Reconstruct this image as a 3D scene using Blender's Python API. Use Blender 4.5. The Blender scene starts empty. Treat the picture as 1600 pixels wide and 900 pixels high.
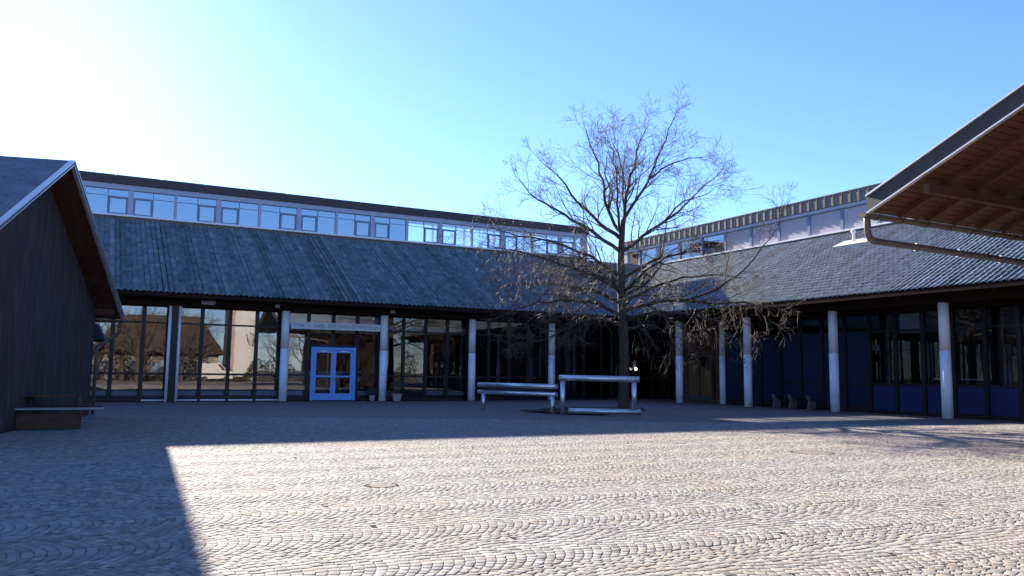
import bpy, math, random
import numpy as np
from mathutils import Vector, Matrix
random.seed(7); rng = np.random.default_rng(7)
S = bpy.context.scene
COL = S.collection
R = math.radians

# ------------------------------------------------------------------ camera
YAW, PITCH, ROLL = R(27.743), 0.10433, -0.01295
CAM = Vector((-27.76, -38.75, 1.44))
cd = bpy.data.cameras.new('camera'); cam = bpy.data.objects.new('camera', cd); COL.objects.link(cam)
fwd_h = Vector((math.sin(YAW), math.cos(YAW), 0)); right = Vector((math.cos(YAW), -math.sin(YAW), 0))
fwd = (fwd_h*math.cos(PITCH) + Vector((0, 0, math.sin(PITCH)))).normalized()
up = right.cross(fwd).normalized()
r2 = right*math.cos(ROLL) - up*math.sin(ROLL); u2 = right*math.sin(ROLL) + up*math.cos(ROLL)
M = Matrix((r2, u2, -fwd)).transposed().to_4x4(); M.translation = CAM
cam.matrix_world = M
cd.sensor_width = 36; cd.lens = 28.52; cd.clip_start = .1; cd.clip_end = 4000
S.camera = cam

# ------------------------------------------------------------------ sky, sun, exposure
SUN_AZ, SUN_EL = R(94.4), R(21.0)          # azimuth counted from +X towards +Y
w = bpy.data.worlds.new('World'); S.world = w; w.use_nodes = True
nt = w.node_tree; nt.nodes.clear()
sky = nt.nodes.new('ShaderNodeTexSky'); sky.sky_type = 'NISHITA'; sky.sun_disc = False
sky.sun_elevation = SUN_EL; sky.sun_rotation = R(90) - SUN_AZ
sky.altitude = 500; sky.air_density = 1.0; sky.dust_density = .22; sky.ozone_density = 2.0
bg = nt.nodes.new('ShaderNodeBackground'); bg.inputs[1].default_value = .055
wo = nt.nodes.new('ShaderNodeOutputWorld')
tn = nt.nodes.new('ShaderNodeVectorMath'); tn.operation = 'MULTIPLY'; tn.inputs[1].default_value = (.635, .81, 1.25)   # white balance of the sky light
nt.links.new(sky.outputs[0], tn.inputs[0]); nt.links.new(tn.outputs[0], bg.inputs[0]); nt.links.new(bg.outputs[0], wo.inputs[0])
sl = bpy.data.lights.new('sun', 'SUN'); sl.energy = 4.8; sl.angle = R(.55); sl.color = (1, .90, .79)
so = bpy.data.objects.new('sun', sl); COL.objects.link(so)
sd = Vector((math.cos(SUN_AZ)*math.cos(SUN_EL), math.sin(SUN_AZ)*math.cos(SUN_EL), math.sin(SUN_EL)))
so.rotation_euler = sd.to_track_quat('Z', 'Y').to_euler()
S.view_settings.view_transform = 'Standard'; S.view_settings.look = 'None'
S.view_settings.exposure = 2.25; S.view_settings.gamma = 1

# ------------------------------------------------------------------ helpers
def proj(p):
    d = Vector(p) - CAM
    z = d.dot(fwd)
    return 800 + 1267.7*d.dot(r2)/z, 450 - 1267.7*d.dot(u2)/z, z

class MB:
    def __init__(s): s.v = []; s.f = []; s.t = []
    def poly(s, vs, fs, tint=1.0):
        b = len(s.v); s.v += [tuple(v) for v in vs]; s.f += [tuple(b+i for i in f) for f in fs]; s.t += [tint]*len(vs)
        return s
    def box(s, x0, x1, y0, y1, z0, z1, tint=1.0, c=0):
        if c:
            vs = []
            for z, i in ((z0, c), (z0+c, 0), (z1-c, 0), (z1, c)):
                vs += [(x0+i, y0+i, z), (x1-i, y0+i, z), (x1-i, y1-i, z), (x0+i, y1-i, z)]
            fs = [(3, 2, 1, 0), (12, 13, 14, 15)]
            for k in range(3):
                for j in range(4): fs.append((4*k+j, 4*k+(j+1) % 4, 4*k+4+(j+1) % 4, 4*k+4+j))
            return s.poly(vs, fs, tint)
        return s.poly([(x0,y0,z0),(x1,y0,z0),(x1,y1,z0),(x0,y1,z0),(x0,y0,z1),(x1,y0,z1),(x1,y1,z1),(x0,y1,z1)],
                      [(3,2,1,0),(4,5,6,7),(0,1,5,4),(1,2,6,5),(2,3,7,6),(3,0,4,7)], tint)
    def prism(s, q, off, tint=1.0):          # q: 3D polygon, extruded by off
        n = len(q); q = [Vector(a) for a in q]; o = Vector(off)
        return s.poly(q+[a+o for a in q], [tuple(range(n))[::-1], tuple(range(n, 2*n))]+[(i, (i+1) % n, n+(i+1) % n, n+i) for i in range(n)], tint)
    def tube(s, pts, rs, n=8, caps=True, tint=1.0):
        pts = [Vector(p) for p in pts]; b = len(s.v)
        ref = None
        for i, p in enumerate(pts):
            d = (pts[min(i+1, len(pts)-1)] - pts[max(i-1, 0)]).normalized()
            if ref is None: ref = d.orthogonal().normalized()
            a = (ref - d*ref.dot(d)); a = a.normalized() if a.length > 1e-6 else d.orthogonal().normalized()
            ref = a; c = d.cross(a)
            for k in range(n):
                t = 2*math.pi*k/n; s.v.append(tuple(p + (a*math.cos(t)+c*math.sin(t))*rs[i])); s.t.append(tint)
        for i in range(len(pts)-1):
            for k in range(n):
                s.f.append((b+i*n+k, b+i*n+(k+1) % n, b+(i+1)*n+(k+1) % n, b+(i+1)*n+k))
        if caps:
            s.f.append(tuple(b+k for k in range(n))[::-1]); e = b+(len(pts)-1)*n; s.f.append(tuple(e+k for k in range(n)))
        return s
    def lathe(s, c, prof, n=20, tint=1.0):
        b = len(s.v)
        for r_, z in prof:
            for k in range(n):
                t = 2*math.pi*k/n; s.v.append((c[0]+r_*math.cos(t), c[1]+r_*math.sin(t), c[2]+z)); s.t.append(tint)
        for i in range(len(prof)-1):
            for k in range(n): s.f.append((b+i*n+k, b+i*n+(k+1) % n, b+(i+1)*n+(k+1) % n, b+(i+1)*n+k))
        s.f.append(tuple(b+k for k in range(n))[::-1]); e = b+(len(prof)-1)*n; s.f.append(tuple(e+k for k in range(n)))
        return s
    def build(s, name, mat, parent=None, smooth=False, **k):
        o = Vector(wl(parent)); v = np.array(s.v, dtype=np.float32) - np.array(o, dtype=np.float32)
        me = bpy.data.meshes.new(name); me.from_pydata(v.tolist(), [], s.f)
        a = me.attributes.new('tint', 'FLOAT', 'POINT'); a.data.foreach_set('value', np.array(s.t, dtype=np.float32))
        return link(name, me, mat, parent, smooth, **k)
WL = {}
def wl(p): return WL[p.name] if p is not None and p.name in WL else (0, 0, 0)
def link(name, me, mat, parent=None, smooth=False, loc=(0,0,0), label=None, cat=None, group=None, kind=None):
    if mat is not None and len(me.materials) == 0: me.materials.append(mat)
    if smooth: me.polygons.foreach_set('use_smooth', [True]*len(me.polygons))
    o = bpy.data.objects.new(name, me); COL.objects.link(o); o.location = loc
    WL[o.name] = tuple(Vector(wl(parent)) + Vector(loc))
    if parent is not None: o.parent = parent
    return tag(o, label, cat, group, kind)
def tag(o, label=None, cat=None, group=None, kind=None):
    for k, v in (('label', label), ('category', cat), ('group', group), ('kind', kind)):
        if v: o[k] = v
    return o
def thing(name, loc, label=None, cat=None, group=None, kind=None):
    o = bpy.data.objects.new(name, None); COL.objects.link(o); o.location = loc; o.empty_display_size = .2
    WL[o.name] = tuple(loc)
    return tag(o, label, cat, group, kind)
def np_mesh(name, V, Q, tint):
    me = bpy.data.meshes.new(name); V = np.asarray(V, np.float32).reshape(-1, 3); Q = np.asarray(Q, np.int32).reshape(-1, 4)
    me.vertices.add(len(V)); me.vertices.foreach_set('co', V.ravel())
    me.loops.add(Q.size); me.loops.foreach_set('vertex_index', Q.ravel())
    me.polygons.add(len(Q)); me.polygons.foreach_set('loop_start', np.arange(0, Q.size, 4, dtype=np.int32))
    me.update(calc_edges=True)
    a = me.attributes.new('tint', 'FLOAT', 'POINT'); a.data.foreach_set('value', np.asarray(tint, np.float32).ravel())
    return me
def copy_tree(o, loc, parent=None, **k):
    c = o.copy(); COL.objects.link(c); c.parent = parent
    if parent is None: c.location = loc; tag(c, **k)
    for ch in [x for x in o.children]: copy_tree(ch, None, c)
    return c

# ------------------------------------------------------------------ materials
def mat(name, col, rough=.7, metal=0, var=.15, scale=6, bump=0, bscale=40, tint=False, col2=None, spots=None, streak=None, coat=0, patch=None, spec=.3):
    m = bpy.data.materials.new(name); m.use_nodes = True; N = m.node_tree.nodes; L = m.node_tree.links
    b = N['Principled BSDF']; b.inputs['Roughness'].default_value = rough; b.inputs['Metallic'].default_value = metal
    b.inputs['Specular IOR Level'].default_value = spec
    if coat: b.inputs['Coat Weight'].default_value = coat
    tc = N.new('ShaderNodeNewGeometry').outputs['Position']
    n = N.new('ShaderNodeTexNoise'); n.inputs['Scale'].default_value = scale; n.inputs['Detail'].default_value = 6; n.inputs['Roughness'].default_value = .6
    vec = tc
    if streak:
        mp = N.new('ShaderNodeMapping'); mp.inputs['Scale'].default_value = streak; L.new(tc, mp.inputs[0]); vec = mp.outputs[0]
    L.new(vec, n.inputs['Vector'])
    r = N.new('ShaderNodeMapRange'); r.inputs[1].default_value = .3; r.inputs[2].default_value = .7
    r.inputs[3].default_value = 1-var; r.inputs[4].default_value = 1+var; L.new(n.outputs[0], r.inputs[0])
    fac = r.outputs[0]
    if tint:
        at = N.new('ShaderNodeAttribute'); at.attribute_name = 'tint'
        mu = N.new('ShaderNodeMath'); mu.operation = 'MULTIPLY'; L.new(fac, mu.inputs[0]); L.new(at.outputs['Fac'], mu.inputs[1]); fac = mu.outputs[0]
    base = None
    if col2:
        mx = N.new('ShaderNodeMix'); mx.data_type = 'RGBA'; mx.inputs[6].default_value = (*col, 1); mx.inputs[7].default_value = (*col2, 1)
        if tint:                                 # hue follows the piece as well as the ground
            h = N.new('ShaderNodeMath'); h.operation = 'MULTIPLY'; h.inputs[1].default_value = 37.7; L.new(at.outputs['Fac'], h.inputs[0])
            fr = N.new('ShaderNodeMath'); fr.operation = 'FRACT'; L.new(h.outputs[0], fr.inputs[0]); L.new(fr.outputs[0], mx.inputs[0])
        else:
            n3 = N.new('ShaderNodeTexNoise'); n3.inputs['Scale'].default_value = scale*.37; L.new(vec, n3.inputs['Vector'])
            r3 = N.new('ShaderNodeMapRange'); r3.inputs[1].default_value = .42; r3.inputs[2].default_value = .6; L.new(n3.outputs[0], r3.inputs[0]); L.new(r3.outputs[0], mx.inputs[0])
        base = mx.outputs[2]
    else:
        rgb = N.new('ShaderNodeRGB'); rgb.outputs[0].default_value = (*col, 1); base = rgb.outputs[0]
    if spots:
        sc, thr, scol = spots
        n4 = N.new('ShaderNodeTexNoise'); n4.inputs['Scale'].default_value = sc; n4.inputs['Detail'].default_value = 3; L.new(tc, n4.inputs['Vector'])
        r4 = N.new('ShaderNodeMapRange'); r4.inputs[1].default_value = thr; r4.inputs[2].default_value = thr+.05; L.new(n4.outputs[0], r4.inputs[0])
        m4 = N.new('ShaderNodeMix'); m4.data_type = 'RGBA'; m4.inputs[7].default_value = (*scol, 1); L.new(base, m4.inputs[6]); L.new(r4.outputs[0], m4.inputs[0]); base = m4.outputs[2]
    if patch:
        n5 = N.new('ShaderNodeTexNoise'); n5.inputs['Scale'].default_value = patch[0]; n5.inputs['Detail'].default_value = 4; n5.inputs['Distortion'].default_value = .6; L.new(tc, n5.inputs['Vector'])
        r5 = N.new('ShaderNodeMapRange'); r5.inputs[1].default_value = .38; r5.inputs[2].default_value = .62; L.new(n5.outputs[0], r5.inputs[0])
        m5 = N.new('ShaderNodeMix'); m5.data_type = 'RGBA'; m5.blend_type = 'MULTIPLY'; m5.inputs[7].default_value = (*patch[1], 1); L.new(base, m5.inputs[6]); L.new(r5.outputs[0], m5.inputs[0]); base = m5.outputs[2]
    vm = N.new('ShaderNodeVectorMath'); vm.operation = 'SCALE'; L.new(base, vm.inputs[0]); L.new(fac, vm.inputs['Scale'])
    L.new(vm.outputs[0], b.inputs['Base Color'])
    if bump:
        n2 = N.new('ShaderNodeTexNoise'); n2.inputs['Scale'].default_value = bscale; n2.inputs['Detail'].default_value = 5; L.new(tc, n2.inputs['Vector'])
        bp = N.new('ShaderNodeBump'); bp.inputs['Strength'].default_value = 1; bp.inputs['Distance'].default_value = bump
        L.new(n2.outputs[0], bp.inputs['Height']); L.new(bp.outputs[0], b.inputs['Normal'])
    return m
def glass(name, tr=(.75,.8,.82), refl=.15, ior=1.6, rough=.0, wob=.0009, gcol=(1,1,1)):
    m = bpy.data.materials.new(name); m.use_nodes = True; N = m.node_tree.nodes; L = m.node_tree.links; N.clear()
    o = N.new('ShaderNodeOutputMaterial'); t = N.new('ShaderNodeBsdfTransparent'); t.inputs[0].default_value = (*tr, 1)
    g = N.new('ShaderNodeBsdfGlossy'); g.inputs['Roughness'].default_value = rough; g.inputs[0].default_value = (*gcol, 1)
    f = N.new('ShaderNodeFresnel'); f.inputs[0].default_value = ior
    a = N.new('ShaderNodeMath'); a.operation = 'ADD'; a.use_clamp = True; a.inputs[1].default_value = refl
    x = N.new('ShaderNodeMixShader'); L.new(f.outputs[0], a.inputs[0]); L.new(a.outputs[0], x.inputs[0]); L.new(t.outputs[0], x.inputs[1]); L.new(g.outputs[0], x.inputs[2]); L.new(x.outputs[0], o.inputs[0])
    n = N.new('ShaderNodeTexNoise'); n.inputs['Scale'].default_value = .9; gp = N.new('ShaderNodeNewGeometry'); L.new(gp.outputs['Position'], n.inputs['Vector'])
    bp = N.new('ShaderNodeBump'); bp.inputs['Strength'].default_value = 1; bp.inputs['Distance'].default_value = wob; L.new(n.outputs[0], bp.inputs['Height']); L.new(bp.outputs[0], g.inputs['Normal'])
    return m

m_stone = mat('granite_sett', (.262,.226,.202), .9, var=.16, scale=22, bump=.0022, bscale=110, tint=True, col2=(.248,.234,.222), patch=(.33, (1.0, .95, .87)), spots=(1.7, .70, (.15,.125,.10)), spec=.12)
m_joint = mat('joint_sand', (.125,.10,.08), .95, var=.55, scale=13, bump=.006, bscale=60)
m_tile = mat('roof_tile_concrete', (.145,.18,.205), .75, var=.22, scale=2.2, bump=.006, bscale=50, tint=True, col2=(.112,.138,.152), spots=(7, .62, (.05,.055,.04)))
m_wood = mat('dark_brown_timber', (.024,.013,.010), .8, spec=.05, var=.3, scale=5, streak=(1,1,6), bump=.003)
m_wood2 = mat('reddish_timber', (.085,.034,.02), .55, var=.35, scale=4, streak=(1,1,8), bump=.003)
m_soffit = mat('soffit_boards_stain', (.085,.030,.015), .6, var=.4, scale=3, streak=(3,1,1), bump=.003)
m_frame = mat('frame_brown', (.018,.013,.012), .45, var=.15)
m_col = mat('column_grey_paint', (.70,.70,.69), .5, var=.07, scale=4, streak=(1,1,.3), spots=(3, .72, (.3,.3,.29)))
m_colp = mat('column_pale_blue_paint', (.74,.80,.86), .5, var=.10, scale=4, streak=(1,1,.3), spots=(5, .66, (.45,.46,.46)))
m_fascia = mat('dark_fascia_metal', (.045,.038,.036), .5, metal=0, var=.15, scale=3)
m_fasciat = mat('tan_zinc_panel', (.15,.135,.115), .5, var=.18, scale=4)
m_white = mat('pale_lilac_trim', (.34,.36,.45), .4, var=.06, scale=4)
m_sill = mat('aluminium_sill', (.70,.71,.73), .4, metal=0, var=.12, scale=8)
m_sash = mat('blue_grey_sash', (.13,.19,.29), .4, var=.05)
m_blue = mat('blue_door_paint', (.17,.36,.72), .35, var=.05)
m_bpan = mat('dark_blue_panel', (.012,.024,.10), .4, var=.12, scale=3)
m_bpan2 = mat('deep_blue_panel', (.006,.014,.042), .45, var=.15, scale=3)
m_steel = mat('brushed_steel', (.66,.67,.69), .42, metal=1, var=.08, scale=10, bump=.0006, bscale=200)
m_blind = mat('pale_blind', (.42,.40,.44), .6, var=.06, scale=5)
m_gw = glass('window_glass', tr=(.6,.64,.66), refl=.12, ior=1.5)
m_gd = glass('porch_glass', tr=(.45,.47,.5), refl=.04, ior=1.5)
m_gc = glass('clerestory_glass', tr=(.30,.35,.42), refl=.25, ior=1.5, wob=.001, gcol=(.80,.93,1))
m_gt = glass('lantern_glass', tr=(.52,.58,.64), refl=.2, ior=1.5, gcol=(.80,.93,1))
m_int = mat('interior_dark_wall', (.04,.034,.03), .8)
m_white2 = mat('white_render', (.46,.42,.39), .8, var=.05, bump=.003)
m_pink = mat('pink_render', (.30,.21,.195), .8, var=.08)
m_bark = mat('bark', (.055,.042,.034), .85, var=.35, scale=9, streak=(1,1,.25), bump=.012, bscale=30)
m_twig = mat('twig_bark', (.115,.085,.062), .7, var=.3, scale=3)
m_gutter = mat('weathered_gutter', (.11,.085,.07), .45, var=.2, scale=6)
m_conc = mat('concrete', (.34,.33,.31), .8, var=.15, bump=.003)
m_dconc = mat('dark_concrete', (.13,.125,.115), .85, var=.25, bump=.003)
m_leaf = mat('evergreen_leaf', (.05,.08,.03), .6, var=.3)
m_dry = mat('dry_leaf', (.22,.12,.05), .8, var=.3)
m_cap = mat('metal_edge_cap', (.62,.57,.55), .35, metal=.6, var=.1)
m_iron = mat('cast_iron', (.05,.043,.038), .95, var=.3, scale=20, bump=.002, spec=.0)
m_rad = mat('radiator_enamel', (.55,.60,.64), .4, var=.05)
m_cream = mat('paper_cream', (.60,.60,.58), .7, var=.08)

# ------------------------------------------------------------------ ground and paving
# one big sheet to the horizon, textured as fine setts where single stones can no longer be told apart
mg = bpy.data.materials.new('distant_setts'); mg.use_nodes = True
N = mg.node_tree.nodes; L = mg.node_tree.links; b = N['Principled BSDF']; b.inputs['Roughness'].default_value = .9
gp = N.new('ShaderNodeNewGeometry'); vo = N.new('ShaderNodeTexVoronoi'); vo.inputs['Scale'].default_value = 9; vo.inputs['Randomness'].default_value = .6; L.new(gp.outputs['Position'], vo.inputs['Vector'])
v2 = N.new('ShaderNodeTexVoronoi'); v2.feature = 'DISTANCE_TO_EDGE'; v2.inputs['Scale'].default_value = 9; v2.inputs['Randomness'].default_value = .6; L.new(gp.outputs['Position'], v2.inputs['Vector'])
rr = N.new('ShaderNodeMapRange'); rr.inputs[1].default_value = .02; rr.inputs[2].default_value = .09; L.new(v2.outputs['Distance'], rr.inputs[0])
cr = N.new('ShaderNodeMix'); cr.data_type = 'RGBA'; cr.inputs[6].default_value = (.245,.195,.168,1); cr.inputs[7].default_value = (.21,.185,.17,1)
sx = N.new('ShaderNodeSeparateColor'); L.new(vo.outputs['Color'], sx.inputs[0]); L.new(sx.outputs[0], cr.inputs[0])
c2 = N.new('ShaderNodeMix'); c2.data_type = 'RGBA'; c2.inputs[6].default_value = (.09,.075,.062,1); L.new(rr.outputs[0], c2.inputs[0]); L.new(cr.outputs[2], c2.inputs[7]); L.new(c2.outputs[2], b.inputs['Base Color'])
bp = N.new('ShaderNodeBump'); bp.inputs['Distance'].default_value = .012; bp.inputs['Strength'].default_value = 1; L.new(rr.outputs[0], bp.inputs['Height']); L.new(bp.outputs[0], b.inputs['Normal'])
MB().poly([(-900,-900,-.03),(900,-900,-.03),(900,900,-.03),(-900,900,-.03)], [(0,1,2,3)]).build('ground', mg, kind='structure')

DMAX = 25.5
def gcoord(x, y):                                # ground distance from the camera and sideways offset
    dx, dy = x-CAM.x, y-CAM.y
    return dx*fwd_h.x+dy*fwd_h.y, dx*right.x+dy*right.y
def gpos(d, l): return (CAM.x+fwd_h.x*d+right.x*l, CAM.y+fwd_h.y*d+right.y*l)
paving = thing('courtyard_paving', (0, 0, 0), kind='structure')
c4 = [gpos(2.6, -4.2), gpos(2.6, 4.2), gpos(DMAX, DMAX*.74+2.4), gpos(DMAX, -DMAX*.74-2.4)]
MB().poly([(x, y, -.0045) for x, y in c4], [(0,1,2,3)]).build('joint_bed', m_joint, paving)

def setts():
    W, p, sag = 1.28, .089, .31                  # band width, spacing of the arcs, rise of each arc
    out = []
    ys = [c[1] for c in c4]; xs = [c[0] for c in c4]
    vs = np.linspace(-.5, .5, 201)
    al = np.concatenate([[0], np.cumsum(np.hypot(np.diff(vs)*W, np.diff(sag*(1-4*vs**2))))])
    for j in range(int(min(ys)//W)-1, int(max(ys)//W)+2):
        yc = j*W+W/2; x_off = rng.uniform(0, .4)
        for k in range(int((min(xs)-1)/p), int((max(xs)+1)/p)):
            xa = k*p + x_off
            dq, lq = gcoord(xa+.2, yc)
            if dq < .8 or dq > DMAX+2 or abs(lq) > dq*.74+4: continue
            m = 16; q = (np.arange(1, m)+rng.uniform(-.25, .25)+rng.uniform(-.14, .14, m-1))/m*al[-1]
            cuts = np.concatenate([[-.5], np.interp(q, al, vs), [.5]])
            th_ = np.arctan(-8*sag*cuts/W)       # tilt of the joint against the band axis
            cut2 = np.clip(cuts - p*np.cos(th_)*np.sin(th_)/W, -.5, .5)
            x0_ = xa + sag*(1-4*cuts**2); x1_ = xa + p + sag*(1-4*cut2**2)
            for i in range(m):
                cx = (x0_[i]+x1_[i+1])/2; cy = yc+(cuts[i]+cut2[i+1])/2*W
                d, l = gcoord(cx, cy)
                if d < 2.7 or d > DMAX-.1 or abs(l) > d*.74+2.1: continue
                if cut2[i+1]-cut2[i] < .012: continue
                out.append(((x0_[i], yc+cuts[i]*W), (x1_[i], yc+cut2[i]*W), (x1_[i+1], yc+cut2[i+1]*W), (x0_[i+1], yc+cuts[i+1]*W)))
    return np.array(out)                         # n,4,2
Q = setts(); n = len(Q)
a2 = ((Q[:, 2]-Q[:, 0])[:, 0]*(Q[:, 3]-Q[:, 1])[:, 1]-(Q[:, 2]-Q[:, 0])[:, 1]*(Q[:, 3]-Q[:, 1])[:, 0])
Q[a2 < 0] = Q[a2 < 0][:, ::-1]
c = Q.mean(1, keepdims=True)
jit = rng.normal(0, .0034, Q.shape)
g = .0030
e = Q - c
ln = np.linalg.norm(e, axis=2, keepdims=True)
ring1 = c + e*(1-1.5*g/ln*1.4) + jit
ring2 = c + e*(1-1.5*g/ln*1.4-.0055/ln*1.4) + jit*1.1
hz = rng.normal(0, .0009, (n, 1, 1)); tilt = rng.normal(0, .011, (n, 2))
def lift(r, z):
    zz = z + hz[..., 0] + (r-c)[..., 0]*tilt[:, :1] + (r-c)[..., 1]*tilt[:, 1:]
    return np.concatenate([r, zz[..., None]], 2)
V = np.concatenate([lift(ring1, -.045), lift(ring1, -.0020), lift(ring2, 0)], 1)     # n,12,3
fq = []
for kk in range(2):
    for j in range(4): fq.append((4*kk+j, 4*kk+(j+1) % 4, 4*kk+4+(j+1) % 4, 4*kk+4+j))
fq.append((8, 9, 10, 11)); fq = np.array(fq)
T = np.repeat(np.clip(rng.normal(1, .16, (n, 1)), .55, 1.45), 12, 1)
cc = c[:, 0]
dd = (cc[:, 0]-CAM.x)*fwd_h.x + (cc[:, 1]-CAM.y)*fwd_h.y; ll = (cc[:, 0]-CAM.x)*right.x + (cc[:, 1]-CAM.y)*right.y
view = (dd > 5.2) & (np.abs(ll) < dd*.625)
order = np.argsort(np.where(view, dd, 1e9))[:295]
mask = np.ones(n, bool); mask[order] = False
Vs = V[mask]; ns = len(Vs)
me = np_mesh('paving_stones', Vs, (fq[None]+12*np.arange(ns)[:, None, None]), T[mask])
link('paving_stones', me, m_stone, paving, kind='stuff')
for i in order:
    o = np.array([*cc[i], 0]); me = np_mesh('paving_stone', V[i]-o, fq, T[i])
    link('paving_stone', me, m_stone, paving, loc=tuple(o))
print('setts', n)

# ------------------------------------------------------------------ school wings
W1 = thing('school_wing', (0, 0, 0), 'long left school wing in shade with tiled roof, high window band and blue doors', 'building')
W2 = thing('school_wing', (7.2, -14, 0), 'right hand school wing with sunlit tiled roof, ribbed tan fascia and blue wall panels', 'building')
WL[W2.name] = (7.2, -14, 0)
Z1, K1, Z2, K2 = 4.69, .53, 4.65, .52
O = 7.2; EV = 1.08
XL, YN = -42.0, -34.0                            # outer ends of the two wings
def zr1(y): return Z1+K1*(y+EV)
def zr2(x): return Z2+K2*(x+EV)

def tiles(parent, u0, u1, keep, base, ux, vx, slope, z0, vmax):
    # u runs along the eave, v up the slope; keep(u, v) clips at the valley
    wt, ex = .235, .36
    prof = [(-.5, .0), (-.28, .004), (-.08, .046), (.18, .054), (.38, .012), (.5, .0)]
    cosn = 1/math.hypot(1, slope); nz = Vector((0, 0, 1))*cosn - vx*slope*cosn; vdir = (vx+Vector((0, 0, slope)))*cosn
    Vt, Tt, Ct = [], [], []
    rows = int(vmax/ex)+1; cols = int(abs(u1-u0)/wt)
    coltint = rng.normal(1, .12, cols)
    # some joints between tile columns stand open and read as dark lines
    gap = np.where(rng.uniform(0, 1, cols) < .25, .86, 1.0)
    for i in range(cols):
        u = u0+(i+.5)*wt
        for r_ in range(rows):
            s0 = r_*ex; s1 = min(s0+ex+.03, vmax)
            if s1-s0 < .08: continue
            if not keep(u, (s0+s1)/2*cosn): continue
            dz = rng.normal(0, .0035); du = rng.normal(0, .003)
            vv = []
            o = base + ux*(u+du)
            for (s_, lft) in ((s1, .004), (s0, .026)):
                for pu, ph in prof: vv.append(o + ux*(pu*wt*gap[i]) + vdir*s_ + nz*(ph+lft+dz))
            for pu, ph in prof: vv.append(o + ux*(pu*wt*gap[i]) + vdir*s0 + nz*(ph+.012+dz))
            Vt.append([tuple(a) for a in vv]); Tt.append([coltint[i]*max(.5, rng.normal(1, .10))]*18)
            Ct.append(tuple(o+vdir*(s0+s1)/2))
    fq = []
    for r_ in range(2):
        for k in range(5): fq.append((6*r_+k, 6*r_+k+1, 6*(r_+1)+k+1, 6*(r_+1)+k))
    # orient outwards
    fq = np.array(fq); Vt = np.array(Vt); Tt = np.array(Tt); Ct = np.array(Ct)
    a = Vt[0]; nn = np.cross(a[fq[0][1]]-a[fq[0][0]], a[fq[0][2]]-a[fq[0][1]])
    if nn @ np.array(nz) < 0: fq = fq[:, ::-1]
    pr = np.array([proj(q) for q in Ct])
    vis = (pr[:, 0] > 125) & (pr[:, 0] < 1590) & (pr[:, 2] > 0)
    # pavilion roof hides the tiles behind it
    dist = np.where(vis, pr[:, 2], 1e9)
    od = np.argsort(dist)[:290]; mk = np.ones(len(Vt), bool); mk[od] = False
    off = np.array(wl(parent))
    deck = parent
    nsx = mk.sum()
    me = np_mesh('roof_tiles', Vt[mk]-off, fq[None]+18*np.arange(nsx)[:, None, None], Tt[mk])
    link('roof_tiles', me, m_tile, deck, kind='stuff')
    for i in od:
        o = Ct[i]; me = np_mesh('roof_tile', Vt[i]-o, fq, Tt[i]); link('roof_tile', me, m_tile, deck, loc=tuple(o-off))
    print('tiles', len(Vt))

# roof decks (underside is the soffit)
th = .16
deck1 = MB().prism([(XL,-EV+.05,Z1-.03),(-EV+.05,-EV+.05,Z1-.03),(O,O,zr1(O)-.05),(XL,O,zr1(O)-.05)], (0,0,-th)).build('roof', m_wood, W1)
deck2 = MB().prism([(-EV+.05,YN,Z2-.03),(-EV+.05,-EV+.05,Z2-.03),(O,O,zr2(O)-.05),(O,YN,zr2(O)-.05)], (0,0,-th)).build('roof', m_wood, W2)
run1 = (O+EV)*math.hypot(1, K1); run2 = (O+EV)*math.hypot(1, K2)
tiles(deck1, XL, O, lambda u, v: u < v-EV-.02, Vector((0,-EV,Z1)), Vector((1,0,0)), Vector((0,1,0)), K1, Z1, run1)
tiles(deck2, YN, O, lambda u, v: u < v-EV-.02, Vector((-EV,0,Z2)), Vector((0,1,0)), Vector((1,0,0)), K2, Z2, run2)
MB().tube([(-EV, -EV, Z1+.0), (O, O, zr1(O)-.02)], [.06,.06], 6).build('valley_gutter', m_gutter, deck1)

# soffit: dark boards under the rafters, beam over the columns
MB().box(XL, -.16, -.15, .15, 4.2, 4.72).build('beam', m_wood, W1)
MB().box(-.15, .15, YN, .16, 4.2, 4.72).build('beam', m_wood, W2)
MB().box(XL, .5, .15, .44, 4.2, 4.3).box(XL, 5, .44, .60, 4.2, 5.3).build('head_panel', m_wood, W1)
MB().box(1.50, 1.7, YN, -6.5, 4.1, 5.8).build('head_panel', m_wood, W2)
for (mbx, par) in ((MB(), W1), (MB(), W2)):
    k = 0
    while k < 34:
        t = -.6-k*1.21
        if par is W1:
            mbx.prism([(t-.05,-.95,zr1(-.95)-.19),(t+.05,-.95,zr1(-.95)-.19),(t+.05,.44,zr1(.44)-.19),(t-.05,.44,zr1(.44)-.19)], (0,0,-.14))
        elif t > YN:
            mbx.prism([(-.95,t-.05,zr2(-.95)-.19),(1.5,t-.05,zr2(1.5)-.19),(1.5,t+.05,zr2(1.5)-.19),(-.95,t+.05,zr2(-.95)-.19)], (0,0,-.14))
        k += 1
    mbx.build('rafters', m_wood, par, kind='stuff')
# eave board
MB().box(XL, -EV, -EV-.0, -EV+.045, Z1-.17, Z1-.01).build('eave_board', m_wood, W1)
MB().box(-EV, -EV+.045, YN, -EV, Z2-.17, Z2-.01).build('eave_board', m_wood, W2)

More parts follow.
